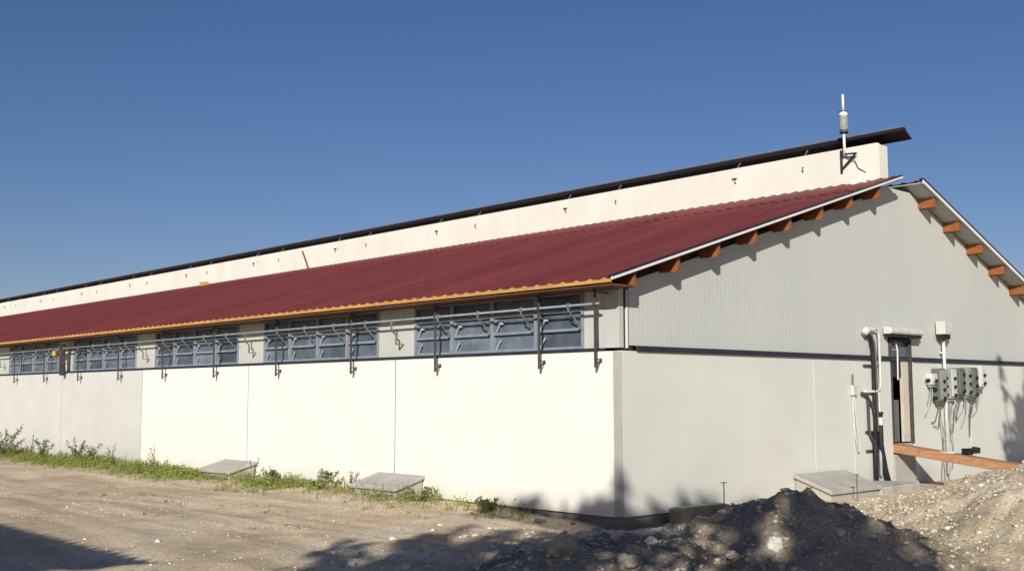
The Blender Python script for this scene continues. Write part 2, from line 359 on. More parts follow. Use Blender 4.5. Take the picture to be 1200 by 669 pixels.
# ------------------------------------------------------------------ camera (built first: it also places loose stones seen at a pixel)
F_PX = 1288.0
yaw, pitch, roll = [math.radians(a) for a in (42.806, 5.633, -0.158)]
fw = Vector((math.sin(yaw) * math.cos(pitch), math.cos(yaw) * math.cos(pitch), math.sin(pitch)))
rt = Vector((math.cos(yaw), -math.sin(yaw), 0)); up = rt.cross(fw)
rt, up = rt * math.cos(roll) + up * math.sin(roll), up * math.cos(roll) - rt * math.sin(roll)
CAM = Vector((-11.532, -10.374, 1.7013))
cd = bpy.data.cameras.new('camera'); cd.sensor_width = 36; cd.lens = 36 * F_PX / 1200; cd.clip_start = .1; cd.clip_end = 3000
co = bpy.data.objects.new('camera', cd); C.objects.link(co)
co.matrix_world = Matrix(((rt.x, up.x, -fw.x, CAM.x), (rt.y, up.y, -fw.y, CAM.y), (rt.z, up.z, -fw.z, CAM.z), (0, 0, 0, 1)))
sc.camera = co

# ------------------------------------------------------------------ the barn
BAY = 5.07; NB = 12; LEN = BAY * NB; WID = 16.3
H = 2.3; O = .35                                        # concrete wall height, gable overhang
SL = .3034; SR = .362
def zl(x): return 3.40 + SL * x                         # top of the left slope sheet
def zr(x): return 5.80 - SR * (x - 8.62)
XT = 7.76; XR = 8.62; XE = -.40; XE2 = 16.75
barn = thing('barn', 'long white livestock barn with dark red corrugated roof and raised ridge vent', 'barn')

# long wall: one concrete panel per bay
for i in range(NB):
    b = MB(); b.box(0, .2, i * BAY + (.009 if i else 0), (i + 1) * BAY - .009, 0, H)
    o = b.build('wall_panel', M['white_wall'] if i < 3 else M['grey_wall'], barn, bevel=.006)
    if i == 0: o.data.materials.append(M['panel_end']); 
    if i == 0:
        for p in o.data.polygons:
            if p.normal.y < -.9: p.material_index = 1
b = MB(); b.box(.004, .19, 0.03, LEN, 0.0, H - .01); b.build('wall_core', M['steel_dark'], barn)
# plinth below the panels
b = MB(); b.box(.05, WID - .05, .05, LEN - .05, -.9, -.004); b.build('plinth', M['plinth'], barn)
# rail lying on top of the long wall
b = MB(); b.box(-.015, .16, .28, LEN - .05, H + .003, H + .05); b.build('rail', M['steel_dark'], barn, bevel=.004)

# upper wall: infill between the windows
WX = .15
W0, WW = .69, 4.02
edges = [.30]
for i in range(NB): edges += [W0 + i * BAY, W0 + i * BAY + WW]
edges.append(LEN - .1)
for k in range(0, len(edges), 2):
    b = MB(); b.box(WX, WX + .12, edges[k] + .003, edges[k + 1] - .003, H + .053, zl(WX) - .06)
    b.build('infill_panel', M['infill'], barn)
b = MB(); b.box(WX + .01, WX + .11, .3, LEN - .1, 3.225, zl(WX) - .065); b.build('head_beam', M['soffit_brown'], barn)
# near-black sheet inside, its colour standing for the unlit hall
b = MB(); b.box(.9, .92, .4, LEN - .2, 0, 3.5); b.build('hall_shade_sheet', M['dark_inside'], barn)

# windows: frame > pane, stay
def make_window():
    Z0, Z1, Z2, Z3 = H + .055, 2.645, 2.925, 3.20
    f = MB(); w = .045
    x0, x1 = WX - .02, WX + .06
    cw = WW / 4
    for j in range(5):                                   # uprights
        y = j * cw; ww = w if j in (0, 4) else w * 1.5
        y0 = 0.002 if j == 0 else (WW - ww - .002 if j == 4 else y - ww / 2)
        f.box(x0, x1, y0, y0 + ww, Z0, Z3)
    for z, hh in ((Z0, .04), (Z1 - .02, .04), (Z2 - .02, .045), (Z3 - .04, .04)):
        f.box(x0 + .004, x1 - .004, .004, WW - .004, z, z + hh)
    fr = f.build('window', M['frame'], barn)
    for j in range(4):
        ya, yb = j * cw + .03, (j + 1) * cw - .03
        for (za, zb, tilt, mt) in ((Z0 + .03, Z1 - .015, .05, 'glass'), (Z1 + .015, Z2 - .015, .05, 'glass'), (Z2 + .02, Z3 - .035, .0, 'glass_shaded')):
            p = MB(); xx = WX + .025
            p.add([(xx, ya, za), (xx, yb, za), (xx + tilt * .4, yb, zb), (xx + tilt * .4, ya, zb), (xx + .01, ya, za), (xx + .01, yb, za), (xx + .01 + tilt * .4, yb, zb), (xx + .01 + tilt * .4, ya, zb)],
                  [(0, 3, 2, 1), (4, 5, 6, 7), (0, 1, 5, 4), (1, 2, 6, 5), (2, 3, 7, 6), (3, 0, 4, 7)])
            p.build('pane', M[mt], fr)
            if mt == 'glass':                            # bent stay of the tilting light, at its far end
                s = MB()
                s.bar((xx - .012, yb - .05, za + .01), (xx - .05, yb - .19, zb - .09), .03, .012, (1, 0, 0))
                if za > Z1: s.bar((xx - .05, yb - .19, zb - .09), (xx - .02, yb - .05, zb - .05), .035, .02, (1, 0, 0)); s.box(xx - .06, xx - .03, yb - .24, yb - .18, zb - .12, zb - .07)
                s.build('stay', M['stay'], fr)
    return fr
win = make_window(); win.location = (0, W0, 0)
for i in range(1, NB):
    c = copy_tree(win, barn); c.location = (0, W0 + i * BAY, 0)

# corner post and dark joint
b = MB(); b.box(.155, .26, .02, .30, H + .055, zl(.15) - .1); b.build('corner_post', M['infill'], barn, bevel=.004)
b = MB(); b.box(.26, .38, .06, .2, H + .0, zl(.3) - .1); b.build('corner_joint', M['steel_dark'], barn)
b = MB(); b.box(.335, .36, .025, .056, H + .05, zl(.3) - .3); b.build('corner_flashing', M['white_trim'], barn)

# gable: lower concrete panels, door hole, ribbed sheet above
DX0, DX1, DZ0, DZ1 = 7.78, 8.59, .78, 2.73
for (xa, xb) in ((.2, 5.13), (5.13, DX0), (DX1, 11.03), (11.03, WID)):
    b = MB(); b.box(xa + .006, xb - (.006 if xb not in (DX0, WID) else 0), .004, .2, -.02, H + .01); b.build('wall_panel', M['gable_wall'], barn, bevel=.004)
b = MB(); b.box(DX0 - .06, DX1 - .06, -.05, .19, -.4, DZ0 - .22); b.build('door_step', M['concrete'], barn, bevel=.01)
b = MB(); b.box(DX0 + .003, DX1 - .003, .02, .2, .55, DZ0 - .03); b.build('sill', M['concrete'], barn)
b = MB(); b.box(.5, WID - .05, .06, .15, 2.0, H + .09); b.build('wall_core', M['steel_dark'], barn)

def cladding(xa, xb, zbot):
    """sheet with shallow upright ribs, top following the roof"""
    b = MB(); pitch_ = .105; xs = []
    x = xa
    while x < xb - 1e-4:
        for fx, d in ((0, 0), (.60, 0), (.72, .0011), (.88, .0011)):
            xx = x + fx * pitch_
            if xx < xb - .001: xs.append((xx, d))
        x += pitch_
    xs.append((xb, 0))
    def top(x): return (zl(x) - .215) if x < 7.7 else min(zr(x) - .075, zl(7.7) - .1)
    prev = None; vs = []; fs = []
    for (x, d) in xs:
        vs += [(x, .03 - d, zbot), (x, .03 - d, top(x))]
    n = len(xs)
    for i in range(n - 1): fs.append((2 * i, 2 * i + 2, 2 * i + 3, 2 * i + 1))
    b.add(vs, fs); return b
b = cladding(.38, DX0 - .01, H + .09)
b2 = cladding(DX0 - .01, DX1 + .01, DZ1 + .03); b.add(b2.v, b2.f)
b3 = cladding(DX1 + .01, WID, H + .09); b.add(b3.v, b3.f)
b.build('gable_sheet', M['cladding'], barn, recalc=False)
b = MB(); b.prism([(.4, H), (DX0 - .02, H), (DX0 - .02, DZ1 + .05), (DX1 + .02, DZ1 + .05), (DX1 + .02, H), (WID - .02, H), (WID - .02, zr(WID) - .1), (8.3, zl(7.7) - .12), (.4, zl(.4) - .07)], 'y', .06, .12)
b.build('gap_shade_backing', M['dark_inside'], barn)  # near-black fill standing for shade in the open gap under the roof
for (xa, xb) in ((.49, DX0 - .02), (DX1 + .02, WID)):
    b = MB(); b.box(xa, xb, -.045, .002, H + .012, H + .085); b.build('rail', M['steel_dark'], barn, bevel=.005)
# remaining walls
b = MB(); b.box(WID - .2, WID, .21, LEN - .21, 0, zr(WID) - .1); b.build('wall_panel', M['grey_wall'], barn)
b = MB(); b.prism([(0.2, 0), (WID, 0), (WID, zr(WID) - .1), (8.3, zl(8.0) - .12), (.2, zl(.2) - .1)], 'y', LEN - .2, LEN); b.build('wall_panel', M['grey_wall'], barn)

# door: frame > leaf, pane ...
f = MB()
for x in (DX0, DX1 - .045): f.box(x, x + .045, -.012, .16, DZ0 - .03, DZ1 - .003)
f.box(DX0 + .045, DX1 - .045, -.008, .15, DZ1 - .05, DZ1 - .006); f.box(DX0 + .045, DX1 - .045, .03, .13, 2.31, 2.35)
door = f.build('door_frame', M['rust_steel'], barn)
b = MB(); b.box(8.28, 8.545, .05, .09, DZ0, 2.308); b.box(8.31, 8.515, .044, .052, .9, 1.5); b.box(8.31, 8.515, .044, .052, 1.6, 2.2); b.build('leaf', M['cream_leaf'], door)
b = MB(); b.box(7.826, 8.22, .10, .13, DZ0, 1.57); b.build('leaf', M['grey_plastic'], door)
b = MB(); b.box(7.83, 8.54, .07, .08, 2.353, DZ1 - .052); b.build('pane', M['glass'], door)
b = MB(); b.tube([(8.06, .03, 2.68), (8.10, .02, 2.5), (8.08, .02, 1.95)], .014, 8); b.build('cord', M['white_trim'], door)
b = MB(); b.box(7.84, 8.2, .045, .06, 2.5, 2.53); b.build('glazing_bar', M['frame'], door)
b = MB(); b.box(7.5, 8.9, .9, .92, 0, 2.8); b.build('hall_shade_sheet', M['dark_inside'], barn)  # dark sheet painted as the shade behind the doorway
# roller housing above the door
b = MB(); prof = [(-.01, 2.80), (-.16, 2.80), (-.185, 2.83), (-.18, 2.89), (-.14, 2.93), (-.01, 2.94)]
b.prism(prof, 'x', 7.53, 8.78)
hs = b.build('roller_housing', M['white_plastic'], barn, bevel=.012)
b = MB(); b.box(7.57, 8.74, -.155, -.012, 2.745, 2.797); b.build('slot', M['black_rubber'], hs)

# ---- roof
def wave(y):                                             # profile of the corrugated sheet
    t = ((y + O) / .265) % 1.0
    return .024 * max(0.0, math.cos((t - .5) * 2 * PI)) ** 1.5
def sheet(xa, xb, zf, lift, y0, y1, flip=False):
    b = MB(); n = int((y1 - y0) / (.265 / 8)); vs = []; fs = []
    for i in range(n + 1):
        y = y0 + i * (.265 / 8); w = wave(y) + lift
        vs += [(xa, y, zf(xa) + w - .012), (xa, y, zf(xa) + w), (xb, y, zf(xb) + w), (xb, y, zf(xb) + w - .012)]
    for i in range(n):
        a = 4 * i; c = a + 4
        for k in range(3): fs.append((a + k, a + k + 1, c + k + 1, c + k))
    b.add(vs, fs); return b
b = sheet(XE, 6.62, zl, 0, -O, LEN + O); b2 = sheet(6.47, XT, zl, .022, -O, LEN + O); b.add(b2.v, b2.f)
roofL = b.build('roof_slope', M['roof_red'], barn, smooth=False)
b = sheet(XE2, XR, zr, 0, -O, LEN + O); roofR = b.build('roof_slope', M['roof_red'], barn)
# linings under the sheets
b = MB(); b.add([(XE + .03, -O + .02, zl(XE + .03) - .03), (XT, -O + .02, zl(XT) - .03), (XT, LEN + O, zl(XT) - .03), (XE + .03, LEN + O, zl(XE + .03) - .03),
                 (XE + .03, -O + .02, zl(XE + .03) - .05), (XT, -O + .02, zl(XT) - .05), (XT, LEN + O, zl(XT) - .05), (XE + .03, LEN + O, zl(XE + .03) - .05)],
                [(0, 1, 2, 3), (7, 6, 5, 4), (0, 4, 5, 1), (1, 5, 6, 2), (2, 6, 7, 3), (3, 7, 4, 0)]); b.build('lining', M['soffit_brown'], roofL)
b = MB(); b.add([(XE2 - .03, -O + .02, zr(XE2 - .03) - .03), (XR, -O + .02, zr(XR) - .03), (XR, LEN + O, zr(XR) - .03), (XE2 - .03, LEN + O, zr(XE2 - .03) - .03),
                 (XE2 - .03, -O + .02, zr(XE2 - .03) - .05), (XR, -O + .02, zr(XR) - .05), (XR, LEN + O, zr(XR) - .05), (XE2 - .03, LEN + O, zr(XE2 - .03) - .05)],
                [(0, 1, 2, 3), (7, 6, 5, 4), (0, 4, 5, 1), (1, 5, 6, 2), (2, 6, 7, 3), (3, 7, 4, 0)]); b.build('lining', M['soffit_grey'], roofR)
# eave board with the toothed filler strip under the sheet waves
b = MB(); n = int((LEN + 2 * O) / (.265 / 8)); vs = []; fs = []
for i in range(n + 1):
    y = -O + .012 + i * (.265 / 8)
    w = wave(y) - .014
    vs += [(XE - .006, y, zl(XE) - .058), (XE - .006, y, zl(XE) + w), (XE + .022, y, zl(XE) + w), (XE + .022, y, zl(XE) - .058)]
for i in range(n):
    a = 4 * i; c = a + 4
    for k in range(4): fs.append((a + k, a + (k + 1) % 4, c + (k + 1) % 4, c + k))
fs.append((0, 1, 2, 3)); b.add(vs, fs); b.build('eave_board', M['eave_wood'], roofL)
b = MB(); b.box(XE + .03, .14, -O + .03, LEN + O, zl(XE) - .095, zl(XE) - .073); b.build('eave_soffit', M['soffit_brown'], roofL)
b = MB(); b.bar((XE2 + .01, -O, zr(XE2) - .04), (XE2 + .01, LEN + O, zr(XE2) - .04), .03, .1); b.build('eave_board', M['eave_wood'], roofR)
# white verge trims
b = MB(); b.prism([(XE - .01, zl(XE) - .028), (XT + .05, zl(XT + .05) - .028), (XT + .05, zl(XT + .05) + .012), (XE - .01, zl(XE) + .012)], 'y', -O - .03, -O - .002); b.build('verge_trim', M['white_trim'], roofL)
b = MB(); b.prism([(XE - .01, zl(XE) + .014), (XT + .05, zl(XT + .05) + .014), (XT + .05, zl(XT + .05) + .030), (XE - .01, zl(XE) + .030)], 'y', -O - .035, -O + .06); b.build('verge_cap', M['roof_dark'], roofL)
b = MB(); b.prism([(XR, zr(XR) - .055), (XE2, zr(XE2) - .055), (XE2, zr(XE2) + .012), (XR, zr(XR) + .012)], 'y', -O - .03, -O - .002); b.build('verge_trim', M['white_trim'], roofR)
b = MB(); b.prism([(XR - .01, zr(XR) + .014), (XE2, zr(XE2) + .014), (XE2, zr(XE2) + .045), (XR - .01, zr(XR) + .045)], 'y', -O - .04, -O + .06); b.build('verge_cap', M['roof_dark'], roofR)
# purlins with tapered tails
def purlin(x, zf, par):
    zt = zf(x) - .052; w = .036
    b = MB(); pr = [(-O + .04, zt), (-O + .04, zt - .19), (.5, zt - .19), (.5, zt)]
    sgn = SL if par is roofL else -SR
    vs = []
    for dx in (-w, w):
        for (y, z) in ((-O + .04, zt), (-O + .04, zt - .185), (-O + .055, zt - .20), (1.2, zt - .20), (1.2, zt)):
            vs.append((x + dx + (.0 if z == zt else .0), y, z + sgn * dx))
    fs = [(0, 1, 2, 3, 4), (9, 8, 7, 6, 5)] + [(i, i + 5, (i + 1) % 5 + 5, (i + 1) % 5) for i in range(5)]
    b.add(vs, fs); return b.build('purlin', M['purlin_wood'], par, bevel=.004)
for i in range(8): purlin(.13 + .985 * i, zl, roofL)
for i in range(8): purlin(9.20 + 1.02 * i, zr, roofR)

# ---- open ridge: upright panels on both sides and the hood above
for (xa, xb, zb) in ((XT - .02, XT + .02, zl(XT)), (XR + .05, XR + .09, zr(XR) - .02)):
    for k in range(NB):
        y0, y1 = max(.05 if xa < 8 else 1.6, k * BAY + .004), (k + 1) * BAY - .004
        b = MB()
        if k == 0 and xa < 8:
            b.prism([(y0, zb), (y1, zb), (y1, zb + .735), (y0 + .06, zb + .735), (y0 + .02, zb + .725), (y0, zb + .69)], 'x', xa, xb)
        else: b.box(xa, xb, y0, y1, zb, zb + .735)
        p = b.build('ridge_panel', M['ridge_white'], barn)
        if xa < 8:
            for q in range(3):
                y = k * BAY + 1.72 + q * 1.655
                if y > y1 - .05: continue
                h = MB(); z = zb + .46
                big = q == 1
                h.tube([(xa - .002, y, z - .045), (xa - .035, y, z - .04), (xa - .05, y, z), (xa - .035, y, z + .035), (xa - .003, y, z + .04)], .010, 6)
                if big: h.box(xa - .04, xa - .004, y - .03, y + .08, z + .045, z + .062)
                h.build('hook', M['rust_steel'], p)
                t = MB(); t.bar((xa + .02, y, zb + .70), (xa + .2, y, zb + .90), .018, .016); t.build('strut', M['galv'], p)
b = MB(); b.box(XT + .021, XT + .30, .055, .09, zl(XT) - .02, zl(XT) + .70); b.build('ridge_end', M['ridge_white'], barn)
# hood: trough shaped sheet carried on struts
hb = MB(); HX = 8.20; HZ = 6.575
prof = [(7.86, 6.665), (7.89, 6.725), (7.94, 6.745), (7.99, 6.735), (8.02, 6.69), (8.23, 6.565), (8.215, 6.545), (7.98, 6.655)]
hb.prism(prof, 'y', -O - .02, LEN + O); hood = hb.build('ridge_hood', M['roof_dark'], barn)
b = MB(); b.tube([(7.93, -O - .015, 6.752), (7.93, LEN + O, 6.752)], .018, 6); b.build('hood_edge', M['galv'], hood)
b = MB()
b.bar((XT - .2, -.05 + .3, zl(XT) - .02), (XT - .2, .55, zl(XT) - .02), .1, .12); b.build('ridge_flashing', M['white_trim'], roofL)

# streak stain sheet on ridge joint, and yellow block below it
b = MB(); b.bar((XT - .06, 20.1, zl(XT) + .0), (XT - .05, 20.5, zl(XT) + .62), .05, .02); b.build('joint_strip', M['soffit_brown'], barn)
t = thing('yellow_box', 'small yellow box lying on the red roof below the white ridge panel', 'box', (XT - .28, 26.8, zl(XT - .28)))
b = MB(); b.box(-.10, .10, -.16, .16, .01, .13); b.box(-.115, .115, -.175, .175, .13, .15); b.build('case', M['yellow_paint'], t, bevel=.015)

# ------------------------------------------------------------------ window opener: shaft, arms, posts, motor
PX = -.12; PZ = 2.97
shaft = thing('drive_shaft', 'thin horizontal steel pipe running in front of the whole window band', 'pipe', (PX, 0, PZ))
b = MB(); b.tube([(0, .13, 0), (0, LEN - .3, 0)], .02, 10); b.build('pipe', M['galv'], shaft, smooth=True)
b = MB(); b.tube([(0, 0, .035), (-.012, 0, .02), (-.012, 0, -.06), (.25, 0, -.30)], .014, 6); b.box(-.03, .03, -.025, .025, -.03, .03); b.box(.22, .27, -.03, .03, -.33, -.27)
arm = b.build('opener_arm', M['galv'], shaft); first = True
br = MB(); br.bar((0, 0, -.02), (0, 0, -.16), .03, .02); br.bar((0, 0, -.16), (.1, 0, -.24), .03, .02); br.bar((.1, 0, -.24), (.1, 0, -.40), .03, .02); br.bar((.1, 0, -.40), (.268, 0, -.40), .03, .02)
brk = br.build('bracket', M['galv'], shaft)
for i in range(NB):
    for j in range(4):
        y = W0 + i * BAY + .05 + j * WW / 4 * .995
        if first: a = arm; first = False
        else: a = arm.copy(); C.objects.link(a); a.parent = shaft
        a.location = (0, y, 0)
    a = brk if i == 0 else brk.copy()
    if i: C.objects.link(a); a.parent = shaft
    a.location = (0, W0 + i * BAY + WW + .32, 0)

def make_post(name, label, grp):
    t = thing(name, label, 'post', (PX, 0, 0), 0, grp)
    b = MB(); b.box(-.012, .012, -.016, .016, 2.07, 3.19); b.build('upright', M['rust_steel'], t)
    b = MB(); b.bar((0, 0, 2.185), (.118, 0, 2.185), .018, .016); b.bar((.0, 0, 2.075), (.105, 0, 2.18), .018, .014); b.box(.104, .118, -.018, .018, 2.14, 2.20); b.build('foot_bracket', M['rust_steel'], t)
    b = MB(); b.bar((.012, 0, 3.14), (.268, 0, 3.14), .018, .016); b.box(-.024, .024, -.024, .024, PZ - .035, PZ + .035); b.build('clamp', M['rust_steel'], t)
    return t
posts = [(.22, 'dark opener post standing before the grey infill right beside the barn corner'),
         (1.36, 'dark opener post in front of the nearest window, its right half'),
         (3.82, 'dark opener post in front of the nearest window, its left half'),
         (6.25, 'dark opener post in front of the second window from the corner, right half'),
         (8.85, 'dark opener post in front of the second window from the corner, left half'),
         (11.42, 'dark opener post in front of the third window from the corner, right half'),
         (13.89, 'dark opener post in front of the third window from the corner, left half'),
         (16.35, 'dark opener post in front of the fourth window from the corner, right half'),
         (18.9, 'dark opener post in front of the fourth window from the corner, left half'),
         (21.35, 'dark opener post in front of the fifth window, just left of the yellow motor'),
         (23.75, 'leftmost dark opener post, in front of the fifth window near the photo edge')]
p0 = None
for (y, lab) in posts:
    if p0 is None: p = p0 = make_post('opener_post', lab, 'opener posts along the window band')
    else: p = copy_tree(p0)
    p['label'] = lab; p.location = (PX, y, 0)
t = thing('drive_motor', 'yellow gear motor on a dark post between the fourth and fifth windows', 'motor', (PX, 20.45, 2.86))
b = MB(); b.box(-.10, .10, -.08, .08, -.08, .06); b.tube([(-.02, .08, 0), (-.02, .18, 0)], .055, 12); b.build('gearbox', M['yellow_paint'], t, bevel=.02)
b = MB(); b.box(-.06, .06, -.48, -.40, -.62, .22); b.box(-.05, .24, -.46, -.42, -.56, -.50); b.box(-.05, .24, -.46, -.42, .1, .16); b.bar((-.04, -.44, .05), (-.04, -.09, .0), .05, .05); b.build('mount', M['rust_steel'], t)
b = MB(); b.bar((0, -.09, -.02), (0, -.46, .18), .12, .1); b.build('cover', M['grey_plastic'], t)
b = MB(); b.bar((.0, -.38, .1), (.06, -.3, -.55), .06, .16); b.build('chain_guard', M['soffit_brown'], t)

# ------------------------------------------------------------------ antenna on the ridge
AX, AY = XT - .10, .74
t = thing('antenna', 'white weather sensor on a thin mast bracketed to the ridge panel', 'antenna', (AX, AY, 6.0))
b = MB(); b.tube([(0, 0, .34), (0, 0, .80)], .027, 10); b.tube([(0, 0, 1.2), (0, 0, 1.55)], .024, 10); b.build('mast', M['white_trim'], t, smooth=True)
b = MB(); b.tube([(0, 0, .80), (0, 0, .83), (0, 0, .84), (0, 0, 1.08), (0, 0, 1.10)], [.05, .075, .088, .088, .07], 16); b.build('sensor', M['dull_plastic'], t)
b = MB(); b.tube([(0, 0, 1.101), (0, 0, 1.13), (0, 0, 1.20)], [.06, .085, .075], 16); b.build('cap', M['white_trim'], t)
b = MB(); b.tube([(0, 0, .775), (0, 0, .799)], .085, 14); b.tube([(0, 0, 1.19), (0, 0, 1.205)], .085, 14); b.build('ring', M['black_rubber'], t)
b = MB(); b.box(.05, .078, .09, .13, 0.0, .46); b.bar((.05, .11, .06), (-.02, -.25, .33), .03, .03); b.bar((.0, .02, .36), (-.02, -.27, .33), .035, .03); b.build('bracket', M['steel_dark'], t)
b = MB(); b.tube([(0, -.02, .34), (.04, -.2, .2), (.06, -.25, .05), (.07, -.4, -.05)], .009, 6); b.build('cable', M['grey_plastic'], t)

# ------------------------------------------------------------------ things on the gable
GY = -.004
t = thing('conduit_bundle', 'bundle of dark and white pipes rising beside the door to a curved white head', 'pipes', (7.1, GY, 0))
def gp(pts): return [(x - 7.1, y, z) for (x, y, z) in pts]
b = MB()
b.tube(gp([(6.84, -.05, 2.80), (6.98, -.05, 2.70), (7.04, -.05, 2.5), (7.05, -.05, 2.2), (7.05, -.05, .5), (7.02, -.06, -.1)]), .034, 10)
b.build('pipe', M['black_rubber'], t, smooth=True)
b = MB(); b.tube(gp([(7.18, -.07, 1.35), (7.19, -.07, .75), (7.28, -.09, .3), (7.42, -.12, -.1)]), .05, 10); b.build('pipe', M['black_rubber'], t, smooth=True)
b = MB(); b.tube(gp([(7.0, -.06, 1.0), (7.0, -.06, .5), (6.99, -.07, -.1)]), .045, 10); b.build('pipe', M['black_rubber'], t, smooth=True)
b = MB(); b.tube(gp([(6.86, -.06, 2.83), (7.0, -.06, 2.76), (7.1, -.06, 2.6), (7.13, -.06, 2.35), (7.13, -.06, 1.0)]), .022, 8); b.build('pipe', M['grey_plastic'], t, smooth=True)
b = MB(); b.tube(gp([(6.84, -.06, 2.87), (7.16, -.06, 2.88), (7.24, -.06, 2.84), (7.27, -.06, 2.75), (7.27, -.06, 1.9), (7.24, -.06, 1.78), (7.14, -.06, 1.73), (6.66, -.05, 1.73)]), .026, 10); b.build('pipe', M['white_plastic'], t, smooth=True)
b = MB(); b.tube(gp([(7.19, -.06, 1.72), (7.19, -.06, 1.1), (7.18, -.06, .2)]), .028, 10); b.build('pipe', M['white_plastic'], t, smooth=True)
b = MB(); b.tube(gp([(6.76, -.05, 2.78), (6.83, -.06, 2.84), (6.87, -.06, 2.86)]), [.06, .075, .06], 12); b.build('pipe_head', M['white_plastic'], t, smooth=True)
b = MB(); b.tube(gp([(6.62, -.05, 1.70), (6.78, -.05, 1.66), (6.84, -.05, 1.58), (7.0, -.05, 1.45), (7.05, -.05, 1.25)]), .03, 8); b.tube(gp([(6.82, -.05, 1.58), (6.83, -.05, .98), (6.95, -.05, .85), (7.03, -.05, .7)]), .026, 8); b.build('pipe', M['rust_steel'], t, smooth=True)
b = MB(); b.tube(gp([(7.18, -.07, 1.12), (7.18, -.07, 1.26)]), .062, 12); b.build('sleeve', M['white_plastic'], t)
b = MB(); b.tube(gp([(7.18, -.07, 1.30), (7.18, -.07, 1.36)]), .062, 12); b.build('sleeve', M['black_rubber'], t)
for z in (2.2, 1.0, .66):
    b = MB(); b.box(6.76 - 7.1, 7.3 - 7.1, -.03, -.006, z - .02, z + .02); b.build('pipe_clip', M['rust_steel'], t)

t = thing('wall_sensor', 'small white wall sensor with hanging cable loop left of the pipe bundle', 'sensor', (6.36, GY, 1.78))
b = MB(); b.box(-.07, .07, -.07, -.002, -.12, .06); b.build('case', M['white_plastic'], t, bevel=.012)
b = MB(); b.tube([(-.03, -.04, .06), (-.03, -.04, .26)], .014, 8); b.build('aerial', M['grey_plastic'], t)
b = MB(); b.tube([(.0, -.03, -.12), (-.02, -.03, -.5), (.02, -.03, -.9), (.1, -.03, -1.12), (.15, -.03, -1.14), (.13, -.03, -1.0), (.06, -.03, -.6), (.03, -.03, -.12)], .011, 6); b.build('cable_loop', M['white_plastic'], t)
b = MB(); b.tube([(-.02, -.02, -.12), (-.02, -.02, -1.95)], .013, 6); b.build('conduit', M['white_plastic'], t)

t = thing('sensor_mast', 'white square sensor box on a thin white pole above the electric boxes', 'sensor', (9.82, GY, 1.6))
b = MB(); b.tube([(0, -.06, -1.5), (0, -.06, 1.25)], .034, 10); b.build('pole', M['white_plastic'], t, smooth=True)
b = MB(); b.box(-.20, .14, -.20, -.005, 1.26, 1.52); b.build('case', M['white_plastic'], t, bevel=.015)
b = MB(); b.box(-.17, .12, -.15, -.01, 1.17, 1.255); b.build('base', M['black_rubber'], t)
for z in (.9, 0, -.8):
    b = MB(); b.box(-.06, .06, -.03, -.001, z - .02, z + .02); b.build('clip', M['white_plastic'], t)

boxes = [(9.22, 1.86, .22, .22, .14, 'white_plastic', 'small white plug box with black sockets, leftmost of the electric boxes'),
         (9.52, 1.52, .30, .66, .16, 'grey_plastic', 'tall grey electric box left of the white pole'),
         (9.98, 1.58, .26, .62, .16, 'dull_plastic', 'white tall electric box immediately right of the white pole'),
         (10.34, 1.66, .22, .54, .18, 'grey_plastic', 'grey electric box with open socket row in the middle of the group'),
         (10.66, 1.64, .20, .58, .16, 'dull_plastic', 'narrow light grey electric box between two darker ones'),
         (10.94, 1.60, .22, .62, .17, 'grey_plastic', 'dark grey electric box beside the rightmost white one'),
         (11.24, 1.82, .24, .44, .20, 'white_plastic', 'rightmost white electric box with black plug below')]
for k, (x, z, w, h, d, m, lab) in enumerate(boxes):
    t = thing('electric_box', lab, 'electric box', (x, GY, z), 0, 'electric boxes on the gable')
    b = MB(); b.box(-w / 2, w / 2, -d, -.001, 0, h); b.build('case', M[m], t, bevel=.015)
    b = MB(); b.box(-w / 2 + .02, w / 2 - .02, -d - .022, -d - .002, .05, h - .03); b.build('lid', M[{0: 'white_plastic', 1: 'dull_plastic', 2: 'white_plastic', 3: 'grey_plastic', 4: 'dull_plastic', 5: 'grey_plastic', 6: 'white_plastic'}[k]], t, bevel=.008)
    n = max(1, int(h / .17))
    for q in range(n):
        b = MB(); zz = .08 + q * .165
        b.tube([(-w / 2 - .002, -d / 2, zz), (-w / 2 - .045, -d / 2, zz)], .042, 10)
        b4 = MB(); b4.tube([(-.03 * w, -d - .024, zz), (-.03 * w, -d - .055, zz - .01)], .035, 10); b4.build('socket', M['black_rubber'], t)
        b.build('socket', M['black_rubber'], t)
    b = MB()
    for q in range(2):
        xx = -.05 + q * .07
        b.tube([(xx, -d * .5, -.002), (xx + .01, -d * .5, -.10 - .04 * q), (xx + random.uniform(-.12, .08), -.05, -.25 - .3 * random.random()), (xx + random.uniform(-.25, .05), -.03, -.35 - .5 * random.random())], .011, 6)
    b.box(-w * .35, w * .35, -d * .8, -d * .25, -.045, -.002)
    b.build('cable_gland', M['grey_plastic'] if k % 2 else M['dull_plastic'], t)
t = thing('cable', 'grey cables dangling from the electric boxes down to the plank', 'cable', (9.9, GY, 1.5))
b = MB()
for q, (xa, xb, zb) in enumerate(((.45, .1, -.75), (-.1, -.24, -1.55), (.0, -.08, -1.5), (.1, .12, -1.3), (-.3, -.34, -1.5))):
    pts = [(xa + (xb - xa) * s + .05 * math.sin(s * 7 + q), -.03 - .012 * q, zb * s) for s in np.linspace(0, 1, 9)]
    b.tube(pts, .011, 6)
b.build('strands', M['dull_plastic'], t)

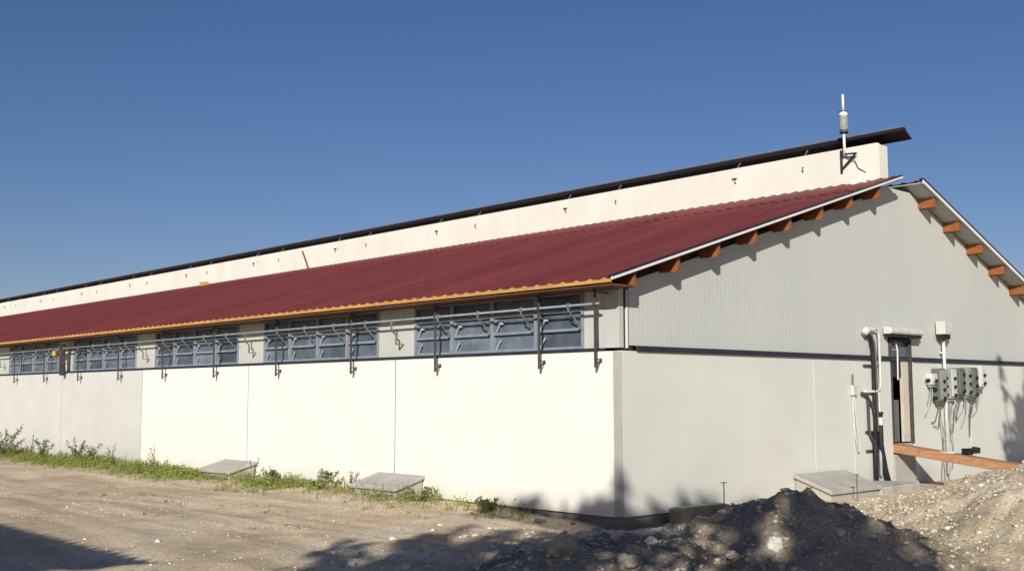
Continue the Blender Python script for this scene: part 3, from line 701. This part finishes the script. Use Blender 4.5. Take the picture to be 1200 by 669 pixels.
# plank from the door sill down to the heap
t = thing('plank', 'reddish brown timber plank sloping from the door sill out to the gravel heap', 'plank', (8.0, 0, .76))
b = MB(); sl = -.125
y1 = -2.3
vs = [(dx, y, -.01 + (0 if y > -.5 else -sl * y) + dz) for y in (.02, y1) for dx in (-.23, .13) for dz in (-.155, 0)]
b.add(vs, [(0, 1, 3, 2), (4, 6, 7, 5), (0, 4, 5, 1), (2, 3, 7, 6), (0, 2, 6, 4), (1, 5, 7, 3)]); b.build('board', M['beam_wood'], t, bevel=.012)
t = thing('rubber_hose', 'black rubber hose coil lying on the plank', 'hose', (8.04, -1.35, .76 - .17))
b = MB(); b.tube([((.07 + .01 * math.sin(a)) * math.cos(a), .15 * math.sin(a), .025 + .008 * a) for a in np.linspace(0, 4 * PI, 30)], .026, 8); b.build('coil', M['black_rubber'], t, smooth=True)
t = thing('white_strip', 'short white plastic strip lying on the plank before the black hose', 'strip', (7.95, -.85, .76 - .10))
b = MB(); b.bar((-.12, .4, -.045 + .005), (-.08, -.3, -.045 + .02), .06, .03); b.build('strip', M['white_plastic'], t)

# concrete covers by the walls
def cover(name, label, loc, sy, depth, zb, zf, rot=0):
    t = thing(name, label, 'concrete cover', loc, rot, 'concrete pit covers')
    b = MB()
    b.prism([(0, -.3), (-depth, -.3), (-depth, zf), (0, zb)], 'y', -sy / 2, sy / 2); b.build('body', M['concrete'], t, bevel=.02)
    b = MB(); k = (zb - zf) / depth
    b.prism([(.0, zb + .004), (-depth - .05, zf + .004 - .05 * k), (-depth - .05, zf + .07 - .05 * k), (.0, zb + .07)], 'y', -sy / 2 - .05, sy / 2 + .05); b.build('lid', M['concrete'], t, bevel=.015)
    return t
cover('pit_cover', 'sloping grey concrete cover against the white wall nearest the corner', (-.02, 4.85, 0), 1.18, .56, .29, .13)
cover('pit_cover', 'sloping grey concrete cover by the wall below the second window, among weeds', (-.02, 10.35, 0), 1.18, .56, .29, .13)
cover('pit_cover', 'pale concrete cover against the gable behind the dark heap', (5.2, -.02, 0), 1.5, .65, .30, .08, PI / 2)
t = thing('concrete_block', 'low concrete block against the gable between cover and pipe bundle', 'block', (6.75, -.38, -.04))
b = MB(); b.box(-.75, .62, -.33, .34, -.3, .15); b.build('body', M['concrete'], t, bevel=.02)
b = MB(); b.box(-.72, .2, -.30, .3, .154, .172); b.build('lid', M['concrete'], t, bevel=.01)
t = thing('concrete_block', 'small dark concrete kerb block at the foot of the gable near the corner', 'block', (1.62, -.22, -.3))
b = MB(); b.box(-.56, .56, -.14, .14, -.1, .36); b.build('body', M['plinth'], t, bevel=.02)
b = MB(); b.box(-.50, .50, -.10, .1, 0.364, 0.372); b.build('mortar', M['concrete'], t)
for (x, y, zt, lab) in ((1.7, -.6, .42, 'thin rusty steel stake with flat head before the kerb block by the corner'), (4.7, -1.0, .40, 'thin rusty steel stake with flat head before the pale gable cover')):
    t = thing('stake', lab, 'stake', (x, y, 0), 0, 'steel stakes')
    b = MB(); b.tube([(0, 0, -.4), (0, 0, zt - .01)], .008, 8); b.build('rod', M['rust'], t)
    b = MB(); b.box(-.055, .055, -.02, .02, zt - .01, zt); b.build('head', M['rust'], t)

# ------------------------------------------------------------------ stones
def stone_mesh(seed, r):
    import bmesh
    rr = random.Random(seed)
    bm = bmesh.new(); bmesh.ops.create_icosphere(bm, subdivisions=4, radius=r)
    dirs = [Vector((rr.gauss(0, 1), rr.gauss(0, 1), rr.gauss(0, 1))).normalized() for _ in range(14)]
    cut = [rr.uniform(.55, .9) * r for _ in dirs]
    for v in bm.verts:
        for d, c in zip(dirs, cut):
            k = v.co.dot(d)
            if k > c: v.co -= d * (k - c) * .97
        n = Vector(v.co).normalized()
        v.co += n * float(fbm(v.co.x / r * 1.6 + seed, v.co.y / r * 1.6 + v.co.z / r * 1.3, 1.0, 4, .65)) * r * .3
        v.co.z *= .72
    me = bpy.data.meshes.new('stone'); bm.to_mesh(me); bm.free()
    return me
def hit(px, py):
    """where the ray of a photo pixel meets the surface"""
    d = fw + rt * ((px - 600) / F_PX) - up * ((py - 334.5) / F_PX)
    t = 6.0
    while t < 60:
        p = CAM + d * t
        if p.z < float(surf(p.x, p.y)): break
        t += .03
    return p
STONES = [(390, 661, .055, 'white_stone', 'small white pebble on the dirt, leftmost of three near the bottom edge'),
          (412, 663, .075, 'white_stone', 'white stone on the dirt, middle of three near the bottom edge'),
          (476, 666, .065, 'white_stone', 'pale stone at the bottom edge, rightmost of three on the dirt'),
          (185, 635, .06, 'white_stone', 'flat white chip alone on the open gravel left of the tree shadow'),
          (662, 652, .26, 'stone', 'largest tan boulder in the shaded rubble at the bottom centre'),
          (666, 634, .10, 'white_stone', 'pale stone just above the largest tan boulder'),
          (763, 637, .10, 'white_stone', 'rounded white stone at the left foot of the dark heap'),
          (742, 650, .14, 'stone', 'grey tan stone below the rounded white stone'),
          (803, 610, .12, 'stone', 'ochre sunlit stone beside the dark kerb block'),
          (735, 662, .17, 'stone', 'rough grey stone at the bottom edge below the dark heap'),
          (590, 606, .11, 'white_stone', 'pale flat stone close to the wall foot left of the corner'),
          (632, 612, .13, 'white_stone', 'pale broken slab stone in front of the corner'),
          (840, 612, .12, 'stone', 'tan stone on the left flank of the dark heap'),
          (908, 640, .12, 'white_stone', 'upright pale stone in the middle of the dark heap'),
          (860, 655, .10, 'stone', 'dusty stone low on the front of the dark heap'),
          (700, 622, .09, 'stone', 'dusty stone in the shade below the barn corner'),
          (985, 628, .07, 'white_stone', 'pale stone on the right flank of the dark heap'),
          (1062, 596, .06, 'white_stone', 'whitish stone on the pale heap below the plank'),
          (1110, 620, .06, 'white_stone', 'whitish stone low on the pale heap'),
          (1170, 610, .07, 'stone', 'tan stone on the pale heap near the right edge'),
          (1090, 575, .05, 'white_stone', 'small white stone near the crest of the pale heap'),
          (1150, 570, .05, 'white_stone', 'small pale stone near the crest at the right end of the heap')]
for k, (px_, py_, r, m, lab) in enumerate(STONES):
    p = hit(px_, py_); r *= .75
    me = stone_mesh(k * 3 + 1, r); me.materials.append(M[m])
    o = bpy.data.objects.new('stone', me); C.objects.link(o)
    o.location = (p.x, p.y, float(surf(p.x, p.y)) + r * .22); o.rotation_euler = (random.uniform(-.3, .3), random.uniform(-.3, .3), random.uniform(0, 6.28))
    tag(o, lab, 'stone', 'loose stones')

# gravel: small angular chips
def chips(name, n, sampler, rmin, rmax, mat):
    g_ = (1 + 5 ** .5) / 2
    base = np.array([(-1, g_, 0), (1, g_, 0), (-1, -g_, 0), (1, -g_, 0), (0, -1, g_), (0, 1, g_), (0, -1, -g_), (0, 1, -g_), (g_, 0, -1), (g_, 0, 1), (-g_, 0, -1), (-g_, 0, 1)]) / 1.9
    fb = np.array([(0, 11, 5), (0, 5, 1), (0, 1, 7), (0, 7, 10), (0, 10, 11), (1, 5, 9), (5, 11, 4), (11, 10, 2), (10, 7, 6), (7, 1, 8), (3, 9, 4), (3, 4, 2), (3, 2, 6), (3, 6, 8), (3, 8, 9), (4, 9, 5), (2, 4, 11), (6, 2, 10), (8, 6, 7), (9, 8, 1)])
    xy = sampler(n); n = len(xy)
    r = rmin * (rmax / rmin) ** (rng.random(n) ** 3.4)
    a = rng.random(n) * 2 * PI; ca, sa = np.cos(a), np.sin(a)
    V = base[None] * (r[:, None, None] * (.6 + .8 * rng.random((n, 1, 3)))) + rng.normal(0, .2, (n, 12, 3)) * r[:, None, None]
    V[:, :, 2] *= .65
    X = V[:, :, 0] * ca[:, None] - V[:, :, 1] * sa[:, None]; Y = V[:, :, 0] * sa[:, None] + V[:, :, 1] * ca[:, None]
    V[:, :, 0] = X + xy[:, 0, None]; V[:, :, 1] = Y + xy[:, 1, None]; V[:, :, 2] += (surf(xy[:, 0], xy[:, 1]) + r * .08)[:, None]
    F = (fb[None] + (np.arange(n) * 12)[:, None, None]).reshape(-1, 3)
    me = bpy.data.meshes.new(name)
    me.vertices.add(n * 12); me.vertices.foreach_set('co', V.ravel())
    me.loops.add(F.size); me.loops.foreach_set('vertex_index', F.ravel())
    me.polygons.add(len(F)); me.polygons.foreach_set('loop_start', np.arange(len(F)) * 3)
    me.update(calc_edges=True); me.materials.append(mat)
    o = bpy.data.objects.new(name, me); C.objects.link(o); return tag(o, kind='stuff')
def s_road(n):
    x = rng.uniform(-9, -.4, n); y = rng.uniform(-4, 22, n) ; y = np.where(rng.random(n) < .6, rng.uniform(-4, 9, n), y)
    k = fbm(x, y, .7, 3) + .22 > rng.random(n) * .8
    return np.stack([x, y], 1)[k]
def s_heap(n):
    x = rng.uniform(-6.2, 13, n); y = rng.uniform(-8, -1.1, n); h = np.maximum(heap_pale_z(x, y), heap_soil_z(x, y))
    k = h > .10 * rng.random(n); return np.stack([x, y], 1)[k]
def s_rubble(n):
    x = rng.uniform(-5.5, 2.5, n); y = rng.uniform(-5, 2.5, n)
    k = (gauss(x, y, -2.2, -1.9, 2.6, 2.0) > rng.random(n)) & ~((x > -.03) & (y > -.03)); return np.stack([x, y], 1)[k]
g1 = chips('road_gravel', 7000, s_road, .006, .024, M['pebble']); g1['label'] = 'fine loose gravel scattered over the dirt yard'; g1['category'] = 'gravel'
g2 = chips('heap_gravel', 36000, s_heap, .006, .034, M['pebble']); g2['label'] = 'mixed stones and grit covering both heaps'; g2['category'] = 'gravel'
g3 = chips('rubble_gravel', 8000, s_rubble, .007, .05, M['pebble']); g3['label'] = 'broken rubble scattered in front of the barn corner'; g3['category'] = 'gravel'

# ------------------------------------------------------------------ grass and weeds
def blades(b, x, y, z, n, h, spread, w=.012, lean=.5):
    for _ in range(n):
        a = random.uniform(0, 2 * PI); d = random.random() ** .7 * spread
        px_, py_ = x + math.cos(a) * d, y + math.sin(a) * d
        hh = h * random.uniform(.45, 1.1); a2 = random.uniform(0, 2 * PI); l = lean * hh * random.random()
        tx, ty = math.cos(a2), math.sin(a2); sx, sy = -ty * w, tx * w
        b.add([(px_ - sx, py_ - sy, z), (px_ + sx, py_ + sy, z), (px_ + tx * l * .4 + sx * .8, py_ + ty * l * .4 + sy * .8, z + hh * .6), (px_ + tx * l * .4 - sx * .8, py_ + ty * l * .4 - sy * .8, z + hh * .6), (px_ + tx * l, py_ + ty * l, z + hh)],
              [(0, 1, 2, 3), (3, 2, 4)])
def leafy(b, c, n, rad, s):
    for _ in range(n):
        d = Vector((random.gauss(0, 1), random.gauss(0, 1), random.gauss(0, 1))).normalized() * rad * random.random() ** .4
        p = Vector(c) + d
        nrm = Vector((random.gauss(0, 1), random.gauss(0, 1), random.gauss(.6, 1))).normalized()
        u = nrm.cross(Vector((random.gauss(0, 1), random.gauss(0, 1), random.gauss(0, 1)))).normalized(); v = nrm.cross(u)
        q = s * random.uniform(.6, 1.3)
        b.add([p - u * q, p + v * q * .45, p + u * q, p - v * q * .45], [(0, 1, 2, 3)])
gb = MB(); y = 1.0
while y < 34:
    w = 1.0 if y < 3 else 1.35
    dens = max(0.02, 1.9 * float(fbm(np.array(y), np.array(3.3), .8, 3)) + .55); hv = .55 + 1.1 * max(0, .5 + float(fbm(np.array(y), np.array(8.1), 1.3, 3)))
    fade = min(1, max(0, (y - 3.2) / 3.0))
    for _ in range(int(22 * max(.12, dens) * (.12 + fade))):
        x = -.12 - abs(random.gauss(.45, .33)) * w; yy = y + random.uniform(0, .16)
        if x < -1.9: continue
        z = float(ground_z(x, yy)) - .01
        edge = max(.25, 1.0 + x * .42)
        blades(gb, x, yy, z, 3, (.17 * edge + .03) * hv, .08, .009, 1.2)
        leafy(gb, (x, yy, z + .08 * edge * hv), 8, .12 * hv, .028)
    y += .15
for (px_, py_) in ((185, 580), (220, 587), (183, 604), (283, 593), (305, 596), (325, 600), (120, 571), (250, 575), (90, 580), (297, 618), (340, 618), (430, 596), (560, 603), (520, 606), (600, 608), (625, 612), (460, 594), (540, 600), (575, 598), (700, 612), (720, 616), (690, 608)):
    p = hit(px_, py_)
    for _ in range(5):
        blades(gb, p.x + random.gauss(0, .16), p.y + random.gauss(0, .28), p.z - .01, 4, .06, .06, .01, 1.2)
go = gb.build('grass', M['grass'], recalc=False)
tag(go, 'green grass and low weeds growing in a ragged verge along the wall', 'grass', kind='stuff')

db = MB()
for _ in range(420):
    yy = random.uniform(3, 27); x = -abs(random.gauss(.55, .5)) - .05
    if float(fbm(np.array(yy), np.array(5.2), .9, 3)) < -.15 or x < -2: continue
    blades(db, x, yy, float(ground_z(x, yy)) - .01, 3, random.uniform(.08, .38), .06, .005, .8)
tag(db.build('dry_grass', M['dry_weed'], recalc=False), 'dry straw coloured stalks mixed into the green verge', 'grass', kind='stuff')

WEEDS = [(21.9, -.9, .85, 1.3, 'weed', 'broad leafy bush at the left edge of the photo below the wall'),
         (19.5, -.7, .65, .6, 'weed', 'upright weed with arching tip, second from the left edge'),
         (17.6, -.55, .62, .7, 'weed', 'thin branching weed against the grey wall, middle of the wall shade'),
         (16.8, -.5, .5, .6, 'weed', 'low leafy weed close to the thin branching one'),
         (15.8, -.45, .62, .4, 'dry_weed', 'upright greyish dry weed stalk in front of the grey wall panel'),
         (13.3, -.5, .6, .35, 'dry_weed', 'dry brown stalk on the white panel just right of the grey one'),
         (8.65, -.7, .58, .35, 'dry_weed', 'tall dry stalk just right of the farther concrete cover'),
         (8.1, -.6, .32, .6, 'weed', 'low green weed right of the tall dry stalk'),
         (6.6, -.5, .35, .6, 'weed', 'small green weed between the two concrete covers'),
         (5.85, -.35, .42, .3, 'dry_weed', 'small dry sprig at the left side of the nearer concrete cover'),
         (3.7, -.55, .28, .5, 'weed', 'low green weed at the right side of the nearer concrete cover'),
         (2.2, -.35, .2, .4, 'weed', 'sparse little weed at the wall foot toward the corner')]
for k, (y, x, h, sp, m, lab) in enumerate(WEEDS):
    z = float(ground_z(x, y)) - .02
    t = thing('weed', lab, 'weed', (x, y, z), 0, 'weeds along the long wall')
    s = MB(); l = MB()
    ns = 3 if m == 'dry_weed' else max(4, int(9 * sp))
    for q in range(ns * 2):
        a = random.uniform(0, 2 * PI); rr = random.uniform(.1, .32) * sp; hh = h * random.uniform(.35, 1.1)
        p0_ = Vector((math.cos(a) * rr * .4, math.sin(a) * rr * .4, 0)); p1_ = Vector((math.cos(a) * rr * .8, math.sin(a) * rr * .8, hh * .6)); p2_ = Vector((math.cos(a) * rr * 1.6, math.sin(a) * rr * 1.6, hh * random.uniform(.85, 1.0)))
        s.tube([p0_, p1_, p2_], [.006, .005, .002], 5)
        for u in np.linspace(.05, 1, 9):
            p = p0_.lerp(p1_, u * 2) if u < .5 else p1_.lerp(p2_, u * 2 - 1)
            leafy(l, p, 5 if m == 'weed' else 3, (.075 if m == 'weed' else .04) * (1.25 - .6 * u), .034 if m == 'weed' else .022)
    s.build('stem', M['dry_weed'], t); l.build('foliage', M[m], t, recalc=False)

# ------------------------------------------------------------------ trees and shed behind the viewpoint: they cast the shadows in the yard
def tree(x, y, h, r, label, shape='round', n=5200, base=.28, leaf=.13, seed=1, flat=False):
    random.seed(seed)
    z0 = float(ground_z(x, y))
    t = thing('tree', label, 'tree', (x, y, z0), 0, 'trees at the edge of the yard')
    tr = MB(); cl = []
    tr.tube([(0, 0, -.1), (.05, .02, h * .3), (-.04, .05, h * .6), (.03, 0, h * .95)], [.16 * h / 8, .13 * h / 8, .08 * h / 8, .02], 10)
    for q in range(22):
        u = random.uniform(base, .97); a = q * 2.4 + random.uniform(-.4, .4)
        rad = r * (math.sin(min(1, (u - base) / (1 - base) + .18) * PI) ** .7 if shape == 'round' else (1.08 - u)) * random.uniform(.6, 1.05)
        p = Vector((math.cos(a) * rad, math.sin(a) * rad, h * u))
        s0 = Vector((0, 0, h * max(.15, u - .18)))
        tr.tube([s0, s0.lerp(p, .5) + Vector((0, 0, .1)), p], [.045, .03, .012], 6)
        for w in np.linspace(.35, 1, 4): cl.append((s0.lerp(p, w) + Vector((random.gauss(0, .15), random.gauss(0, .15), random.gauss(.1, .15))), random.uniform(.25, .6) * (r / 2.2)))
    if flat:                                             # crown top shaped to cast a level shadow band with one spike
        def lean(x_, y_):                                # height offset that keeps the cast shadow band level along both walls
            p = -.6 * x_ + .8 * y_
            return .43 * (.8 * x_ + .6 * y_) - (.33 * p if p > 0 else -.58 * p)
        cl = [(Vector((c.x, c.y, min(c.z, h - .95 - lean(c.x, c.y)))), min(rd, .55)) for c, rd in cl]
        for q in range(190):
            a_, p_ = random.uniform(-1.6, 1.6), random.uniform(-2.1, 2.1)
            x_, y_ = .8 * a_ - .6 * p_, .6 * a_ + .8 * p_
            cl.append((Vector((x_, y_, h - .34 - lean(x_, y_) - .03 * p_ * p_ + .10 * math.sin(p_ * 5) + random.gauss(0, .07))), random.uniform(.14, .26)))
        for w in np.linspace(0, 1, 9): cl.append((Vector((.02, 0, h - .3 + .72 * w)), .13 - .08 * w))
        tr.tube([(0, 0, h * .9), (.02, 0, h + .6)], [.03, .01], 6)
    for q in range(0 if flat else 5): cl.append((Vector((random.gauss(0, .12), random.gauss(0, .12), h * (.9 + .02 * q))), .22))
    for q in range(0 if flat else 9):                                   # upright young shoots
        a = random.uniform(0, 2 * PI); d = r * random.uniform(.1, .75) * (.5 if shape != 'round' else 1)
        s0 = Vector((math.cos(a) * d, math.sin(a) * d, h * .97 - d * .25)); p = s0 + Vector((random.gauss(0, .12), random.gauss(0, .12), random.uniform(.4, 1.05)))
        tr.tube([s0 - Vector((0, 0, .5)), p], [.02, .006], 5)
        for w in np.linspace(.2, 1, 5): cl.append((s0.lerp(p, w), .09))
    tr.build('trunk', M['bark'], t)
    lf = MB()
    tot = sum(rd ** 2 for c, rd in cl)
    for c, rd in cl: leafy(lf, c, max(5, int(n * rd ** 2 / tot)), rd, leaf)
    lf.build('crown', M['leaf'], t, recalc=False)
    return t
tree(-14.95, -11.3, 8.24, 2.6, 'leafy tree standing just behind the viewpoint', seed=3, base=.5, n=5200, leaf=.18, flat=True)
tree(-15.8, -15.35, 7.9, 2.8, 'leafy tree behind the viewpoint on the heap side', seed=9, base=.36, n=5600, leaf=.17)
tree(-13.5, -12.9, 7.0, 1.25, 'unseen young tree added right behind the viewpoint to shade the heap', seed=31, base=.5, n=3200)  # unseen tree, added to fill a gap in the heap's shadow
tree(-16.9, -10.4, 7.3, 1.6, 'smaller leafy tree behind the viewpoint, nearer the shed', seed=5, base=.5, n=1700, leaf=.18)
tree(2.35, -8.6, 7.7, 1.9, 'slim pointed tree beyond the right edge of the view', shape='cone', seed=14, base=.2, n=9500)

random.seed(21)
t = thing('shed', 'low shed with corrugated roof left of the viewpoint', 'shed', (-13.9, 3, 0))
SH = 3.6; ex = -13.15
b = MB(); b.box(-5.1, -.35, -7.0, 7.0, -.2, SH - .15); b.build('wall', M['shed_wall'], t)
b = MB(); n = 14 * 20; vs = []; fs = []
for i in range(n + 1):
    yy = -7.45 + i * 15.0 / n; w = .09 * math.sin(i * PI / 2)
    vs += [(ex + 13.9, yy, SH + w), (-5.6, yy, SH + .75 + w), ]
for i in range(n): fs.append((2 * i, 2 * i + 2, 2 * i + 3, 2 * i + 1))
b.add(vs, fs); b.build('roof', M['galv'], t)
b = MB(); b.box(-.36, -.34, -3, -2, -.1, 2.1); b.build('door', M['rust_steel'], t)

# ------------------------------------------------------------------ light and sky
sl_ = bpy.data.lights.new('sun', 'SUN'); sl_.energy = 4.8; sl_.angle = math.radians(.53); sl_.color = (1, .96, .88)
so = bpy.data.objects.new('sun', sl_); C.objects.link(so)
so.rotation_euler = SUN.to_track_quat('Z', 'Y').to_euler(); so.location = SUN * 50
w = bpy.data.worlds.new('World'); sc.world = w; w.use_nodes = True
nt = w.node_tree; bg = nt.nodes['Background']
sky = nt.nodes.new('ShaderNodeTexSky'); sky.sky_type = 'NISHITA'; sky.sun_disc = False
sky.sun_elevation = SUN_EL; sky.sun_rotation = SUN_AZ % (2 * PI)
sky.air_density = 1.0; sky.dust_density = .75; sky.ozone_density = 4.0; sky.altitude = 300
hs_ = nt.nodes.new('ShaderNodeHueSaturation'); hs_.inputs['Saturation'].default_value = 1.16; hs_.inputs['Value'].default_value = .88
tn = nt.nodes.new('ShaderNodeMix'); tn.data_type = 'RGBA'; tn.blend_type = 'MULTIPLY'; tn.inputs[0].default_value = 1; tn.inputs[7].default_value = (1.13, .975, 1.04, 1)
nt.links.new(sky.outputs[0], tn.inputs[6]); nt.links.new(tn.outputs[2], hs_.inputs['Color'])
nt.links.new(hs_.outputs[0], bg.inputs['Color']); bg.inputs['Strength'].default_value = .075

sc.view_settings.view_transform = 'Standard'; sc.view_settings.look = 'None'; sc.view_settings.exposure = 0; sc.view_settings.gamma = 1
sc.render.engine = 'CYCLES'
